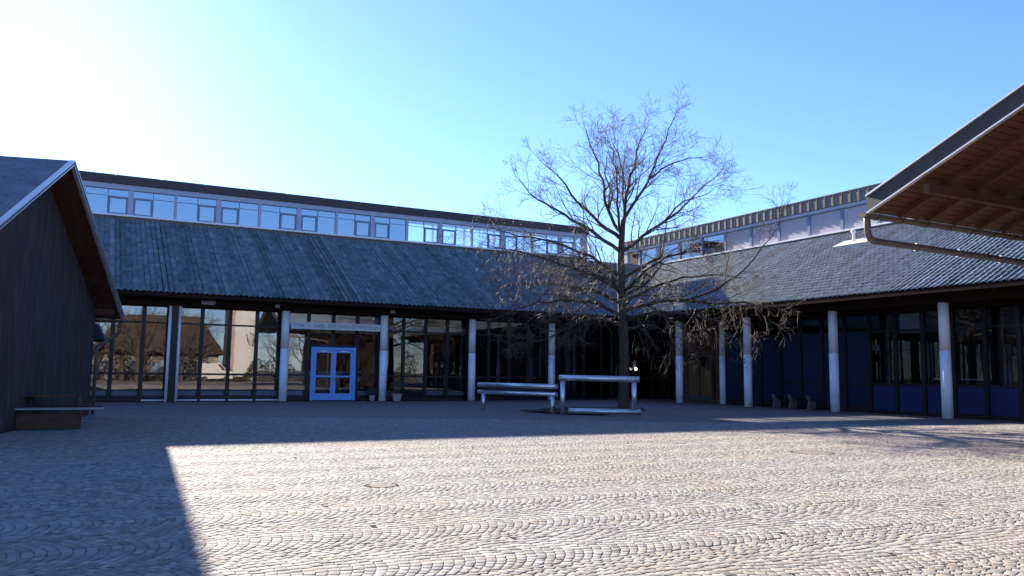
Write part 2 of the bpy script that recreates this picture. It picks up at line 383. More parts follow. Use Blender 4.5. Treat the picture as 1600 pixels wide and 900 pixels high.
# columns (pale blue paint to door height, grey above)
def column(x, y, parent, h=4.2, r_=.185):
    c = MB().lathe((x, y, 2.44), [(r_, 0), (r_, h-2.44)], 24).build('column', m_col, parent, smooth=False)
    c.data.polygons.foreach_set('use_smooth', [len(p.vertices) == 4 for p in c.data.polygons])
    b_ = MB().lathe((x, y, 0), [(r_+.003, 0), (r_+.003, 2.44)], 24).build('painted_base', m_colp, c)
    b_.data.polygons.foreach_set('use_smooth', [len(p.vertices) == 4 for p in b_.data.polygons])
for k in (0, 1, 2, 3, 4, 6, 7, 8): column(-4.849*k, 0, W1)
for k in (1, 2, 3, 4, 5, 6): column(0, -4.978*k, W2)
column(1.5, -6.6, W2, r_=.165)
# dark steel post between two pale downpipes
MB().box(-24.36, -24.12, -.13, .10, 0, 4.2).build('steel_post', m_frame, W1)
for x in (-24.44, -24.04):
    MB().tube([(x, -.05, 0), (x, -.05, 4.2)], [.068]*2, 12).build('downpipe', m_col, W1, smooth=True)

# glazed front of the left wing
GY = .5
mul = MB().box(-.065, .065, -.07, .07, 0, 4.2, c=.008)
mull_me = None
xs = []
x = -24.245-1.2125*14
while x < 4.5: xs.append(x); x += 1.2123
pane_cache = {}
def pane(parent, sx, sz, cx, cy, cz, mt, axis='x'):
    key = (round(sx, 3), round(sz, 3), mt.name, axis)
    if key not in pane_cache:
        me = bpy.data.meshes.new('pane')
        if axis == 'x': v = [(-sx/2,0,-sz/2),(sx/2,0,-sz/2),(sx/2,0,sz/2),(-sx/2,0,sz/2)]
        else: v = [(0,sx/2,-sz/2),(0,-sx/2,-sz/2),(0,-sx/2,sz/2),(0,sx/2,sz/2)]
        me.from_pydata(v, [], [(0,1,2,3)]); me.materials.append(mt); pane_cache[key] = me
    return link('pane', pane_cache[key], None, parent, loc=tuple(Vector((cx,cy,cz))-Vector(wl(parent))))
def mullion(parent, x, y, z0, z1, name='mullion', w_=.065, d_=.07, mt=m_frame):
    key = (name, round(z1-z0, 3), w_, d_, mt.name)
    if key not in pane_cache:
        m_ = MB().box(-w_, w_, -d_, d_, 0, z1-z0, c=.008); me = bpy.data.meshes.new(name); me.from_pydata(m_.v, [], m_.f); me.materials.append(mt); pane_cache[key] = me
    return link(name, pane_cache[key], None, parent, loc=tuple(Vector((x,y,z0))-Vector(wl(parent))))
for i, x in enumerate(xs):
    mullion(W1, x, GY, 0, 4.2)
    if i == len(xs)-1: break
    x1 = xs[i+1]; xm = (x+x1)/2; wd = x1-x-.17
    door = abs(xm+16.97) < 1.3
    far = xm > -14.6
    gm = m_gd if far else m_gw
    wn = MB().box(x+.065, x1-.065, GY-.05, GY+.05, 3.42, 3.50).box(x+.065, x1-.065, GY-.05, GY+.05, 2.60 if door else 1.16, 2.70 if door else 1.25).box(x+.0652, x+.085, GY-.045, GY+.045, .09, 4.19).box(x1-.085, x1-.0652, GY-.045, GY+.045, .09, 4.19).build('window_bay', m_frame, W1)
    if not door: MB().box(x+.065, x1-.065, GY-.06, GY+.06, .0, .09).build('base_rail', m_frame, wn)
    if xm < -19.4 and xm > -25.5 and not door:
        MB().box(x+.065, x1-.065, GY-.10, GY-.061, .015, .075).build('threshold_strip', m_sill, wn)
    pane(wn, wd, .70, xm, GY, 3.85, gm)
    if door: pane(wn, wd, .72, xm, GY, 3.06, gm)
    else:
        pane(wn, wd, 2.17, xm, GY, 2.335, gm); pane(wn, wd, 1.07, xm, GY, .625, gm)

# blue double doors
dr = thing('door_group', (0,0,0)) if False else None
DX0, DX1, DY, DH = -18.06, -15.86, .34, 2.56
df = MB()
df.box(DX0, DX0+.13, DY-.06, DY+.08, 0, DH, c=.006).box(DX1-.13, DX1, DY-.06, DY+.08, 0, DH, c=.006).box(DX0+.13, DX1-.13, DY-.06, DY+.08, DH-.13, DH, c=.006)
ent = df.build('entrance_door', m_blue, W1)
xm = (DX0+DX1)/2
for sgn in (-1, 1):
    a, b_ = (DX0+.135, xm-.004) if sgn < 0 else (xm+.004, DX1-.135)
    lf = MB().box(a, a+.12, DY-.03, DY+.03, .02, DH-.135, c=.005).box(b_-.12, b_, DY-.03, DY+.03, .02, DH-.135, c=.005)
    lf.box(a+.12, b_-.12, DY-.028, DY+.028, .02, .34, c=.005).box(a+.12, b_-.12, DY-.028, DY+.028, DH-.26, DH-.135, c=.005).box(a+.12, b_-.12, DY-.028, DY+.028, 1.12, 1.20, c=.005)
    lf.build('door_leaf', m_blue, ent)
    pane(ent, b_-a-.24, .78, (a+b_)/2, DY, .73, m_gw); pane(ent, b_-a-.24, 1.10, (a+b_)/2, DY, 1.75, m_gw)
    hx = xm+sgn*.07
    MB().tube([(hx, DY-.03, .95), (hx, DY-.09, .97), (hx, DY-.09, 1.25), (hx, DY-.03, 1.27)], [.013]*4, 8).build('handle', m_steel, ent, smooth=True)
for hx in (DX0+.13, DX1-.13):
    for hz in (.35, 1.3, 2.2): MB().tube([(hx, DY-.045, hz-.05), (hx, DY-.045, hz+.05)], [.014]*2, 8).build('hinge', m_steel, ent)
for sgn in (-1, 1): MB().box(xm+sgn*.50-.16, xm+sgn*.50+.16, DY-.060, DY-.029, DH-.21, DH-.16, c=.004).build('door_closer', m_steel, ent)
MB().box(DX0-.09, DX1+.09, DY-.05, DY+.1, DH+.001, DH+.07).build('door_head', m_bpan, ent)

# white blinds in the transom lights over the entrance and the next bay
for i, x in enumerate(xs[:-1]):
    xm_ = x+.606
    if -19.5 < xm_ < -14.5:
        MB().box(x+.10, x+1.12, GY+.09, GY+.11, 3.28 if xm_ > -18.6 else 3.35, 4.12).build('roller_blind', m_cream, W1)
    elif -14.5 < xm_ < -9.8:
        MB().box(x+.12, x+1.10, GY+.20, GY+.22, 3.40, 3.76).build('roller_blind', m_cream, W1)

# inside of the left wing: floor to ceiling back wall, side wall
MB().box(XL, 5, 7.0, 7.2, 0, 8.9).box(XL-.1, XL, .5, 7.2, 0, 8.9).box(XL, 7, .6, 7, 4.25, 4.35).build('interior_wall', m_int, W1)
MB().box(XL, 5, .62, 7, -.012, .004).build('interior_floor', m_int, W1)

# corner recess: brown timber walls and the far double door
mb_ = MB().box(5, 5.2, -6.5, -1.95, 0, 5.6).box(5, 5.2, .55, 7, 0, 5.6).box(5, 5.2, -1.95, .55, 2.75, 5.6).box(1.7, 5.2, -6.7, -6.5, 0, 5.6)
mb_.build('recess_wall', mat('brown_wall_boards', (.20,.085,.045), .6, var=.35, scale=4, streak=(1,6,.5)), W2)
k = 0
for y in np.arange(-6.3, .6, .42):
    if -1.95 < y < .6: continue
    mullion(W2, 4.97, y, 0, 4.3, name='wall_batten', w_=.03, d_=.03, mt=m_wood)
far = MB().box(4.96, 5.1, -1.86, -1.76, 0, 2.66).box(4.96, 5.1, .38, .48, 0, 2.66).box(4.96, 5.1, -1.76, .38, 2.56, 2.66).box(4.96, 5.1, -.74, -.64, 0, 2.56).box(4.97, 5.09, -1.76, -.74, 0, .26).box(4.97, 5.09, -.64, .38, 0, .26).build('glazed_door', m_dconc, W2)
m_gdd = glass('dark_door_glass', tr=(.12,.12,.12), refl=.0, ior=1.4)
pane(far, .98, 2.3, 5.02, -1.25, 1.41, m_gdd, 'y'); pane(far, .98, 2.3, 5.02, -.13, 1.41, m_gdd, 'y')
MB().box(6.9, 7.1, -4, 3, 0, 3.4).build('corridor_wall', m_int, W2)

# right wing front
PX = 1.6
ys_ = [-6.72-1.2445*i for i in range(22)]
for i, y in enumerate(ys_):
    mullion(W2, PX, y, 0, 4.1, w_=.07, d_=.08)
    if i == len(ys_)-1: break
    y1 = ys_[i+1]; ym = (y+y1)/2; wd = abs(y1-y)-.16
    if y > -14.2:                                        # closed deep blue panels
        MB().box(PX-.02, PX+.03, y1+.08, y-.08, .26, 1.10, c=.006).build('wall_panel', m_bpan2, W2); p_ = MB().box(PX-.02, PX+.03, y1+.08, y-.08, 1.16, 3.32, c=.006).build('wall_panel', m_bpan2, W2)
        for za, zb in ((3.32,3.42),(0,.26),(1.10,1.16)): MB().box(PX-.03, PX+.04, y1+.08, y-.08, za, zb).build('rail', m_frame, p_)
        pane(p_, wd, .68, PX, ym, 3.76, m_gd, 'y')
    else:
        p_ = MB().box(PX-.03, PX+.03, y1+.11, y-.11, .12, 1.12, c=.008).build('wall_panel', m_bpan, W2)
        for za, zb, tt in ((1.12,1.22,.05),(3.32,3.40,.04),(0,.12,.035)): MB().box(PX-tt, PX+tt, y1+.08, y-.08, za, zb).build('rail', m_frame, p_)
        pane(p_, wd, 2.10, PX, ym, 2.27, m_gd, 'y'); pane(p_, wd, .70, PX, ym, 3.75, m_gd, 'y')
        if i == 6:                                       # pale curtain
            V_ = []; 
            cu = MB(); nn = 14
            for q in range(nn):
                ya = y-.1-q*.055; yb = ya-.055; xa = PX+.12+(.03 if q % 2 else 0); xb = PX+.12+(0 if q % 2 else .03)
                cu.poly([(xa,ya,1.25),(xb,yb,1.25),(xb,yb,4.05),(xa,ya,4.05)], [(0,1,2,3)])
            cu.build('curtain', m_cream, W2)
        if i == 8: MB().box(PX+.10, PX+.12, y1+.16, y-.16, 3.25, 4.05).build('roller_blind', m_rad, W2)
        if i == 9: MB().box(PX+.3, PX+.8, y1-1, y-.16, 1.38, 1.45).build('window_shelf', m_cream, W2)
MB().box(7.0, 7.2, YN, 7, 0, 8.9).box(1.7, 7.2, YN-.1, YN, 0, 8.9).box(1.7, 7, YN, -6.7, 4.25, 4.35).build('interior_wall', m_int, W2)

# ------------------------------------------------------------------ clerestory, left wing
CX1 = 2.0
XB = -28.2+2.17*8                                      # beyond this the window band is glazed on both sides and the low sun falls through
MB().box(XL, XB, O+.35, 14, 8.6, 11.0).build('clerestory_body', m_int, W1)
MB().box(XL, XB, O-.10, 14.2, 11.0, 11.30).box(XB, CX1+.12, O-.10, O+1.5, 11.0, 11.30).build('flat_roof', m_fascia, W1)
MB().box(XB+.002, CX1+.2, O+.3, 14, 8.62, 9.02).build('low_roof', m_fascia, W1)
MB().box(XB, CX1+.1, O+1.15, O+1.4, 10.66, 11.0).build('rear_beam', m_white, W1)
MB().box(XB, CX1+.1, O+1.15, O+1.4, 9.02, 9.30).build('rear_sill', m_white, W1)
x = XB
while x < CX1+.1:
    MB().box(x-.05, x+.05, O+1.15, O+1.35, 9.30, 10.66).build('rear_post', m_white, W1); x += 2.17
x = XL
while x < CX1:                                           # fascia sheets, one per window module
    MB().box(x+.006, min(x+2.17, CX1+.2)-.006, O-.19, O-.10, 10.89, 11.34+rng.normal(0, .004), c=.01).build('fascia_panel', m_fascia, W1)
    x += 2.17
MB().box(XL, CX1+.1, O-.08, O+.3, 10.62, 10.885).build('clerestory_beam', m_white, W1)
MB().box(XL, CX1+.1, O-.22, O+.3, 9.20, 9.30, c=.01).build('window_sill', m_sill, W1)
MB().box(XL, CX1+.1, O-.10, O+.3, 9.03, 9.20).build('sill_flashing', m_gutter, W1)
MB().box(CX1-.30, CX1+.1, O-.1, O+.30, 9.30, 10.62).build('end_post', m_white, W1)
mod = 2.17; x0 = -28.2-mod*6
k = 0
while True:
    xa = x0+k*mod; xb = xa+mod
    if xb > CX1+.2: break
    gq = m_gt if xa > XB-.5 else m_gc
    hw = .125 if k % 2 == 1 else .075
    MB().box(xa-hw, xa+hw, O-.06, O+.2, 9.30, 10.62, c=.008).build('window_post', m_white, W1)
    hn = .125 if k % 2 == 0 else .075
    a, b_ = xa+hw, xb-hn; mid = (a+b_)/2 + (.04 if k % 2 == 0 else -.04)
    wn = MB().box(mid-.018, mid+.018, O-.01, O+.06, 9.30, 10.62).box(a, b_, O-.012, O+.06, 10.585, 10.62).build('window', m_sash, W1)
    fx = (a, mid-.018) if k % 2 == 0 else (mid+.018, b_)
    sa = (mid+.018, b_) if k % 2 == 0 else (a, mid-.018)
    MB().box(fx[0], fx[1], O, O+.05, 10.245, 10.27).build('glazing_bar', m_sash, wn)
    pane(wn, fx[1]-fx[0], .94, sum(fx)/2, O+.03, 9.775, gq); pane(wn, fx[1]-fx[0], .31, sum(fx)/2, O+.03, 10.43, gq)
    q0, q1 = sa
    sh = MB()
    sh.box(q0, q0+.10, O-.03, O+.06, 9.30, 10.25).box(q1-.10, q1, O-.03, O+.06, 9.30, 10.25).box(q0+.10, q1-.10, O-.03, O+.06, 9.30, 9.39).box(q0+.10, q1-.10, O-.03, O+.06, 10.15, 10.25)
    sh.build('opening_sash', m_sash, wn)
    pane(wn, q1-q0-.2, .76, (q0+q1)/2, O+.02, 9.77, gq); pane(wn, q1-q0, .33, (q0+q1)/2, O+.03, 10.42, gq)
    k += 1

# ------------------------------------------------------------------ clerestory, right wing
CY1 = 10.0
MB().box(O+.35, 14, YN, CY1, 8.5, 10.8).build('clerestory_body', m_int, W2)
MB().box(O-.02, 14.2, YN-.1, CY1+.1, 10.8, 11.05).build('flat_roof', m_fascia, W2)
MB().box(O-.17, O-.02, YN, CY1+.1, 10.46, 11.06).build('fascia_back', m_fascia, W2)
MB().box(O-.24, O+.02, YN, CY1+.1, 11.062, 11.13, c=.01).build('fascia_cap', m_fascia, W2)
y = -5.93; ys2 = []
while y < CY1: ys2.append(y); y += .545
y = -5.93-.545
while y > YN: ys2.insert(0, y); y -= .545
for i, y in enumerate(ys2):
    mullion(W2, O-.205, y, 10.47, 11.05, name='fascia_rib', w_=.035, d_=.035, mt=m_fascia)
    if i < len(ys2)-1:
        key = 'fp'
        if key not in pane_cache:
            m_ = MB().box(-.02, .02, .04, .505, 0, .575, c=.006); me = bpy.data.meshes.new('fascia_panel'); me.from_pydata(m_.v, [], m_.f); me.materials.append(m_fasciat); pane_cache[key] = me
        link('fascia_panel', pane_cache[key], None, W2, loc=tuple(Vector((O-.192, y, 10.475))-Vector(wl(W2))))
MB().box(O-.16, O+.3, YN, CY1+.1, 10.30, 10.455).build('clerestory_beam', m_white, W2)
MB().box(O-.26, O+.3, YN, CY1+.1, 9.0, 9.085, c=.01).build('window_sill', m_sill, W2)
MB().box(O-.12, O+.3, YN, CY1+.1, 8.85, 9.0).build('sill_flashing', m_gutter, W2)
y = -5.17+2.205*6; k = 0
MB().box(O-.06, O+.2, CY1-.5, CY1+.1, 9.085, 10.30).build('window_post', m_white, W2)
while y > YN+2.3:
    y1 = y-2.205
    MB().box(O-.06, O+.15, y-.09, y+.09, 9.085, 10.30, c=.008).build('window_post', m_sash, W2)
    wn = MB().box(O-.02, O+.06, y1+.09, y-.09, 9.085, 9.14).box(O-.02, O+.06, y1+.09, y-.09, 10.25, 10.30).box(O-.018, O+.06, y1+.09, y1+.12, 9.14, 10.25).box(O-.018, O+.06, y-.12, y-.09, 9.14, 10.25).build('window', m_sash, W2)
    open_ = y > -.4 or -12.1 < y < -11.0+.8 or y < -16
    pane(wn, 2.025, 1.11, O+.03, (y+y1)/2, 9.695, m_gc, 'y')
    if not open_:
        bl = MB()
        for q in range(14): bl.box(O+.0-.012, O+.008, y1+.12, y-.12, 9.15+q*.078, 9.15+q*.078+.066)
        bl.build('blind', m_blind, wn)
    y = y1; k += 1
# flat roof that closes the corner behind the valley
MB().box(CX1+.202, O+7, O+.02, 14, 8.7, 9.02).build('corner_roof', m_fascia, W1)

# ------------------------------------------------------------------ roof vent
vz = zr2(5.6)
vt = thing('roof_vent', (5.6, -11.8, vz), 'pale vent pipe with flared cap on a light flashing sheet, on the right roof', 'roof vent')
n2 = Vector((-K2, 0, 1)).normalized(); vd = Vector((1, 0, K2)).normalized()
c_ = Vector((5.3, -11.8, zr2(5.3)))+n2*.075
MB().prism([c_-vd*.34+Vector((0,1.0,0)), c_+vd*.30+Vector((0,.75,0)), c_+vd*.30+Vector((0,-.75,0)), c_-vd*.34+Vector((0,-1.0,0))], n2*.02).build('flashing', m_sill, vt)
MB().lathe((5.35,-11.75,zr2(5.35)+.05), [(.09,0),(.075,.1),(.07,.42),(.12,.46),(.13,.52),(.10,.6),(.02,.63)], 14).build('vent_pipe', m_sill, vt, smooth=True)

# ------------------------------------------------------------------ sign between the columns over the doors
sg = thing('school_sign', (-16.95, -.02, 3.39), 'long pale lettered school name board hung between two columns over the blue doors', 'sign')
MB().box(-19.16, -14.76, -.045, -.015, 3.39, 3.73, c=.006).build('board', mat('sign_board', (.62,.61,.62), .5, var=.06), sg)
def text(body, x, y, z, size, mt, parent, sx=1, rot=(R(90), 0, 0)):
    cu = bpy.data.curves.new('lettering', 'FONT'); cu.body = body; cu.size = size; cu.extrude = .004; cu.align_x = 'CENTER'; cu.align_y = 'CENTER'; cu.resolution_u = 3; cu.space_character = 1.12
    o = bpy.data.objects.new('lettering', cu); COL.objects.link(o); o.rotation_euler = rot; o.scale = (sx, 1, 1)
    bpy.context.view_layer.update()
    dg = bpy.context.evaluated_depsgraph_get(); me = bpy.data.meshes.new_from_object(o.evaluated_get(dg)); bpy.data.objects.remove(o)
    me.materials.clear(); me.materials.append(mt)
    o = bpy.data.objects.new('lettering', me); COL.objects.link(o); o.rotation_euler = rot; o.scale = (sx, 1, 1); o.parent = parent
    o.location = Vector((x,y,z))-Vector(wl(parent)); return o
lt = text('STAATL. CARL SPITZWEG GYMNASIUM', -16.96, -.048, 3.555, .25, mat('sign_letter', (.16,.16,.19), .5, var=.02), sg)
wx = lt.dimensions.x
if wx > 0: lt.scale.x = 4.15/wx
for x in (-19.1, -14.82): MB().box(x-.05, x+.05, -.012, .03, 3.45, 3.65).build('bracket', m_frame, sg)

# ------------------------------------------------------------------ small lamps on the beam
def beam_lamp(x, label, wd=.55):
    t = thing('soffit_lamp', (x, -.2, 4.45), label, 'lamp', 'small lamps on the beam of the left wing')
    MB().box(x-wd/2, x+wd/2, -.26, -.152, 4.36, 4.50, c=.015).build('lamp_housing', m_conc, t)
    MB().box(x-wd/2+.03, x+wd/2-.03, -.25, -.17, 4.33, 4.36).build('lamp_cover', m_rad, t)
beam_lamp(-22.9, 'long flat grey lamp on the dark beam, right of the dark steel post', .6)
beam_lamp(-19.85, 'small grey lamp on the dark beam just left of the column before the doors', .22)
beam_lamp(-14.2, 'small grey lamp on the dark beam just right of the name board', .22)

# ------------------------------------------------------------------ steel seats around the tree
def steel_seat(P0, P1, label):
    P0, P1 = Vector(P0), Vector(P1); d = (P1-P0).normalized(); t = thing('steel_bench', tuple(P0), label, 'bench')
    s = Vector((-d.y, d.x, 0))
    for zc, rr_, nm in ((.975, .085, 'back_tube'), (.70, .075, 'seat_tube')):
        MB().tube([P0+Vector((0,0,zc))-d*.14, P1+Vector((0,0,zc))-d*.12], [rr_]*2, 18).build(nm, m_steel, t, smooth=True)
        for e_ in (P0-d*.145, P1-d*.115):
            MB().tube([e_+Vector((0,0,zc))-d*.003, e_+Vector((0,0,zc))+d*.003], [rr_*1.06]*2, 18).build('end_cap', m_steel, t)
    MB().prism([P0+d*.0+s*.02+Vector((0,0,.77)), P1-d*.25+s*.02+Vector((0,0,.77)), P1-d*.25+s*.02+Vector((0,0,.885)), P0+s*.02+Vector((0,0,.885))], s*.03).build('infill', m_frame, t)
    for q in (P0+d*.12, P1-d*.30):
        MB().tube([q, q+Vector((0,0,.64))], [.07,.07], 16).build('leg', m_steel, t, smooth=True)
        MB().tube([q+Vector((0,0,.60)), q+Vector((0,0,.95))+s*.0], [.035,.035], 8).build('bracket', m_frame, t)
    return t
A0 = Vector((-14.05, -10.25, 0)); A1 = Vector((-12.78, -13.95, 0)); 
steel_seat(A0, A1, 'low steel tube bench with two rails, left of the tall steel guard')
fr = thing('tree_guard', (-12.68, -14.03, 0), 'tall rectangular guard of thick steel tubes in front of the bare tree', 'tree guard')
F0 = Vector((-12.68, -14.03, 0)); F1 = Vector((-10.55, -15.55, 0)); d_ = (F1-F0).normalized()
def tb(a, b_, r_, nm, par=fr):
    return MB().tube([a, b_], [r_]*2, 20).build(nm, m_steel, par, smooth=False)
def smooth_sides(o): o.data.polygons.foreach_set('use_smooth', [len(p.vertices) == 4 for p in o.data.polygons]); return o
up_ = Vector((0, 0, 1))
smooth_sides(tb(F0-d_*.12+up_*1.29, F1+d_*.05+up_*1.27, .105, 'top_tube'))
smooth_sides(tb(F0+d_*.22+up_*.14, F1+d_*.10+up_*.14, .095, 'bottom_tube'))
smooth_sides(tb(F0, F0+up_*1.19, .09, 'post')); smooth_sides(tb(F1-d_*.12+up_*.235, F1-d_*.12+up_*1.17, .09, 'post'))
for q in (F0-d_*.125+up_*1.29, F1+d_*.055+up_*1.27, F0+d_*.215+up_*.14, F1+d_*.105+up_*.14):
    smooth_sides(tb(q-d_*.006, q+d_*.006, .112 if q.z > 1 else .10, 'end_cap'))
for q in (.9, 1.1): MB().box(F0.x+.08, F0.x+.14, F0.y-.02, F0.y+.05, q-.3, q-.2).build('bracket', m_frame, fr)
# the sides behind, mostly hidden: second low bench and planting bed kerb
bed = thing('planting_bed', (-11.2, -12.4, 0), 'dark earth bed with low weeds under the bare tree, behind the steel benches', 'planting bed')
cb = [(-12.9,-11.3),(-12.35,-13.5),(-11.2,-14.5),(-9.9,-13.3),(-9.0,-12.0),(-9.8,-10.6)]
MB().prism([(a, b_, .004) for a, b_ in cb], (0, 0, .05)).build('soil', mat('soil', (.05,.042,.03), .95, var=.4, scale=7, bump=.02, bscale=15), bed)
wd = MB()
for i in range(1100):
    a = random.uniform(0, 2*math.pi); rr_ = math.sqrt(random.random()); px = -10.3+2.2*rr_*math.cos(a); py = -12.4+1.7*rr_*math.sin(a)
    h = random.uniform(.05, .16); b_ = random.uniform(0, 6.28); s = random.uniform(.01, .03)
    wd.poly([(px-s*math.cos(b_), py-s*math.sin(b_), .05), (px+s*math.cos(b_), py+s*math.sin(b_), .05), (px+random.uniform(-.06,.06), py+random.uniform(-.06,.06), .05+h)], [(0,1,2)])
wd.build('weeds', m_leaf, bed, kind='stuff')
sp = smooth_sides(MB().tube([(-11.6,-11.6,.05), (-11.6,-11.6,2.15)], [.03,.028], 10).build('tree_stake', m_conc, None))
tag(sp, 'thin pale stake standing upright behind the steel tree guard, left of the trunk', 'stake')

# ------------------------------------------------------------------ concrete-legged bench before the blue panels
lb = thing('low_bench', (.9, -11.8, 0), 'low dark bench on three curved concrete supports before the blue wall panels', 'bench')
for y in (-10.8, -11.77, -12.84):
    MB().prism([(.72,y-.05,0),(.78,y-.05,.36),(.66,y-.05,.62),(.74,y-.05,.62),(.92,y-.05,.40),(1.18,y-.05,.40),(1.14,y-.05,0)], (0,.10,0)).build('support', m_dconc, lb)
for k in range(3): MB().box(.93+k*.085, 1.0+k*.085, -13.0, -10.6, .401, .44, c=.005).build('seat_slat', m_wood, lb)

# ------------------------------------------------------------------ plant pots by the third column
def pot(x, y, label, pr, ph, br, seed):
    t = thing('potted_shrub', (x, y, 0), label, 'potted plant')
    MB().lathe((x, y, 0), [(pr*.72,0),(pr,ph-.04),(pr*1.08,ph-.03),(pr*1.08,ph),(pr*.9,ph),(pr*.88,ph-.05)], 20).build('pot', m_conc, t, smooth=False)
    rg = random.Random(seed); f = MB()
    for i in range(900):
        u = Vector((rg.gauss(0,1), rg.gauss(0,1), rg.gauss(0,1))).normalized()*br*(.55+.5*rg.random()**.5); c = Vector((x, y, ph+br*.85))+u
        a = Vector((rg.gauss(0,1), rg.gauss(0,1), rg.gauss(0,1))).normalized(); b_ = a.cross(u).normalized(); s = rg.uniform(.02,.045)
        f.poly([c-a*s, c-b_*s*.5, c+a*s, c+b_*s*.5], [(0,1,2,3)])
    f.build('foliage', m_leaf, t)
    MB().tube([(x,y,ph-.05),(x,y,ph+br*.5)], [.025,.02], 6).build('stem', m_bark, t)
pot(-14.05, -.75, 'round evergreen bush in a pale pot right of the column after the doors', .24, .36, .36, 1)
pot(-15.05, .05, 'small leafy plant in a low grey pot between the blue doors and the column', .15, .26, .24, 2)

# ------------------------------------------------------------------ things behind the glass
od_ = ['first', 'second', 'third', 'fourth', 'fifth', 'sixth']
rad_words = ['low radiator behind the glass, leftmost at the timber pavilion', 'low radiator behind the glass, third pane left of the dark steel post', 'low radiator behind the glass, second pane left of the dark steel post', 'low radiator behind the glass, first pane left of the dark steel post'] + ['low radiator behind the %s pane right of the dark steel post' % od_[k] for k in range(4)] + ['low radiator behind the first pane left of the blue doors'] + ['low radiator behind the %s pane right of the column after the doors' % od_[k] for k in range(4)]
rad_words = rad_words[:]
for i, x in enumerate(xs[:-1]):
    xm_ = x+.606
    if xm_ < -28.5 or -18.3 < xm_ < -15.7 or xm_ > -9.6 or abs(xm_+12.7) < .5: continue
    t = thing('radiator', (xm_, .72, .2), None, 'radiator', 'low radiators behind the glass of the left wing')
    t['label'] = rad_words.pop(0) if rad_words else 'low pale radiator behind the glass front, farthest right'
    MB().box(xm_-.50, xm_+.50, .68, .78, .24, .45, c=.01).build('casing', m_rad, t)
    for q in (-.35, .35): MB().box(xm_+q-.02, xm_+q+.02, .70, .76, .004, .24).build('foot', m_frame, t)
ct = thing('reflection_block', (-17.6, 2.6, 0), 'long blue topped block with wooden front, standing in for a reflection inside the entrance', 'reflection_block')  # coloured block added behind the entrance glass in place of a reflection
MB().box(-19.2, -15.9, 2.3, 2.9, 1.02, 1.42, c=.01).build('reflection_top', m_blue, ct); MB().box(-19.1, -16.0, 2.35, 2.85, .45, 1.02).build('reflection_front', mat('beech_wood', (.48,.33,.22), .5, var=.15), ct)
MB().box(-19.0, -16.1, 2.5, 2.8, .0, .45).build('plinth', m_frame, ct)
for k, x in enumerate((-18.75, -17.35, -16.45)):  # posts added where the door glass mirrors orange brown uprights
    tag(MB().box(x-.07, x+.07, 1.9, 2.04, 0, 4.25).build('reflection_post', m_wood2), ('leftmost orange brown post standing in for a reflection, left of the doors', 'orange brown post standing in for a reflection in the left blue door leaf', 'orange brown post standing in for a reflection in the right blue door leaf')[k], 'post')
# glowing globes added to stand in for bright highlights in the dark corner
for k, (x, y) in enumerate(((4.80, 5.2), (4.80, 4.2))): pass
m_glint = bpy.data.materials.new('highlight_glow'); m_glint.use_nodes = True; bb = m_glint.node_tree.nodes['Principled BSDF']; bb.inputs['Emission Color'].default_value = (1,.95,.85,1); bb.inputs['Emission Strength'].default_value = 1.2
def highlight_globe(x, y, z, label):
    t = thing('highlight_globe', (x, y, z), label, 'lamp')
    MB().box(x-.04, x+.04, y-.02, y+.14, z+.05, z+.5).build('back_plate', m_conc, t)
    MB().lathe((x, y-.07, z-.06), [(.02,0),(.07,.03),(.085,.08),(.07,.13),(.02,.16)], 12).build('glint_globe', m_glint, t, smooth=True)
highlight_globe(.35, .33, 1.75, 'left one of two added glowing highlight globes in the dark corner right of the trunk')
highlight_globe(1.05, .33, 1.75, 'right one of two added glowing highlight globes in the dark corner right of the trunk')

# ------------------------------------------------------------------ manhole covers, fallen leaves
m_cov = mat('cover_infill', (.20,.165,.14), .95, var=.35, scale=14, bump=.004, bscale=30, spec=.05)
def manhole(x, y, r_, label):
    t = thing('manhole_cover', (x, y, 0), label, 'manhole cover')
    MB().lathe((x, y, -.03), [(r_,0),(r_,.029),(r_-.03,.031)], 32).build('frame_ring', m_iron, t)
    MB().lathe((x, y, 0), [(r_-.055,0),(r_-.055,.002),(r_-.07,.003)], 32).build('cover', m_cov, t)
manhole(-24.3, -28.7, .23, 'small round iron cover in the sunlit setts, left of the middle')
manhole(-15.3, -27.5, .42, 'larger round iron cover in the sunlit setts on the right')
lf = MB()
for i in range(90):
    x, y = gpos(random.uniform(6, 24), 0); d = random.uniform(6, 24); l = random.uniform(-.6, .6)*d; x, y = gpos(d, l); s = random.uniform(.02,.05); a = random.uniform(0, 6.28)
    ca, sa_ = math.cos(a), math.sin(a)
    lf.poly([(x-s*ca,y-s*sa_,.008),(x+s*.6*sa_,y-s*.6*ca,.012+s*.3),(x+s*ca,y+s*sa_,.008+s*.4),(x-s*.6*sa_,y+s*.6*ca,.01)], [(0,1,2,3)])
tag(lf.build('fallen_leaves', m_dry), 'dry brown leaves scattered over the stone setts', 'leaves', kind='stuff')
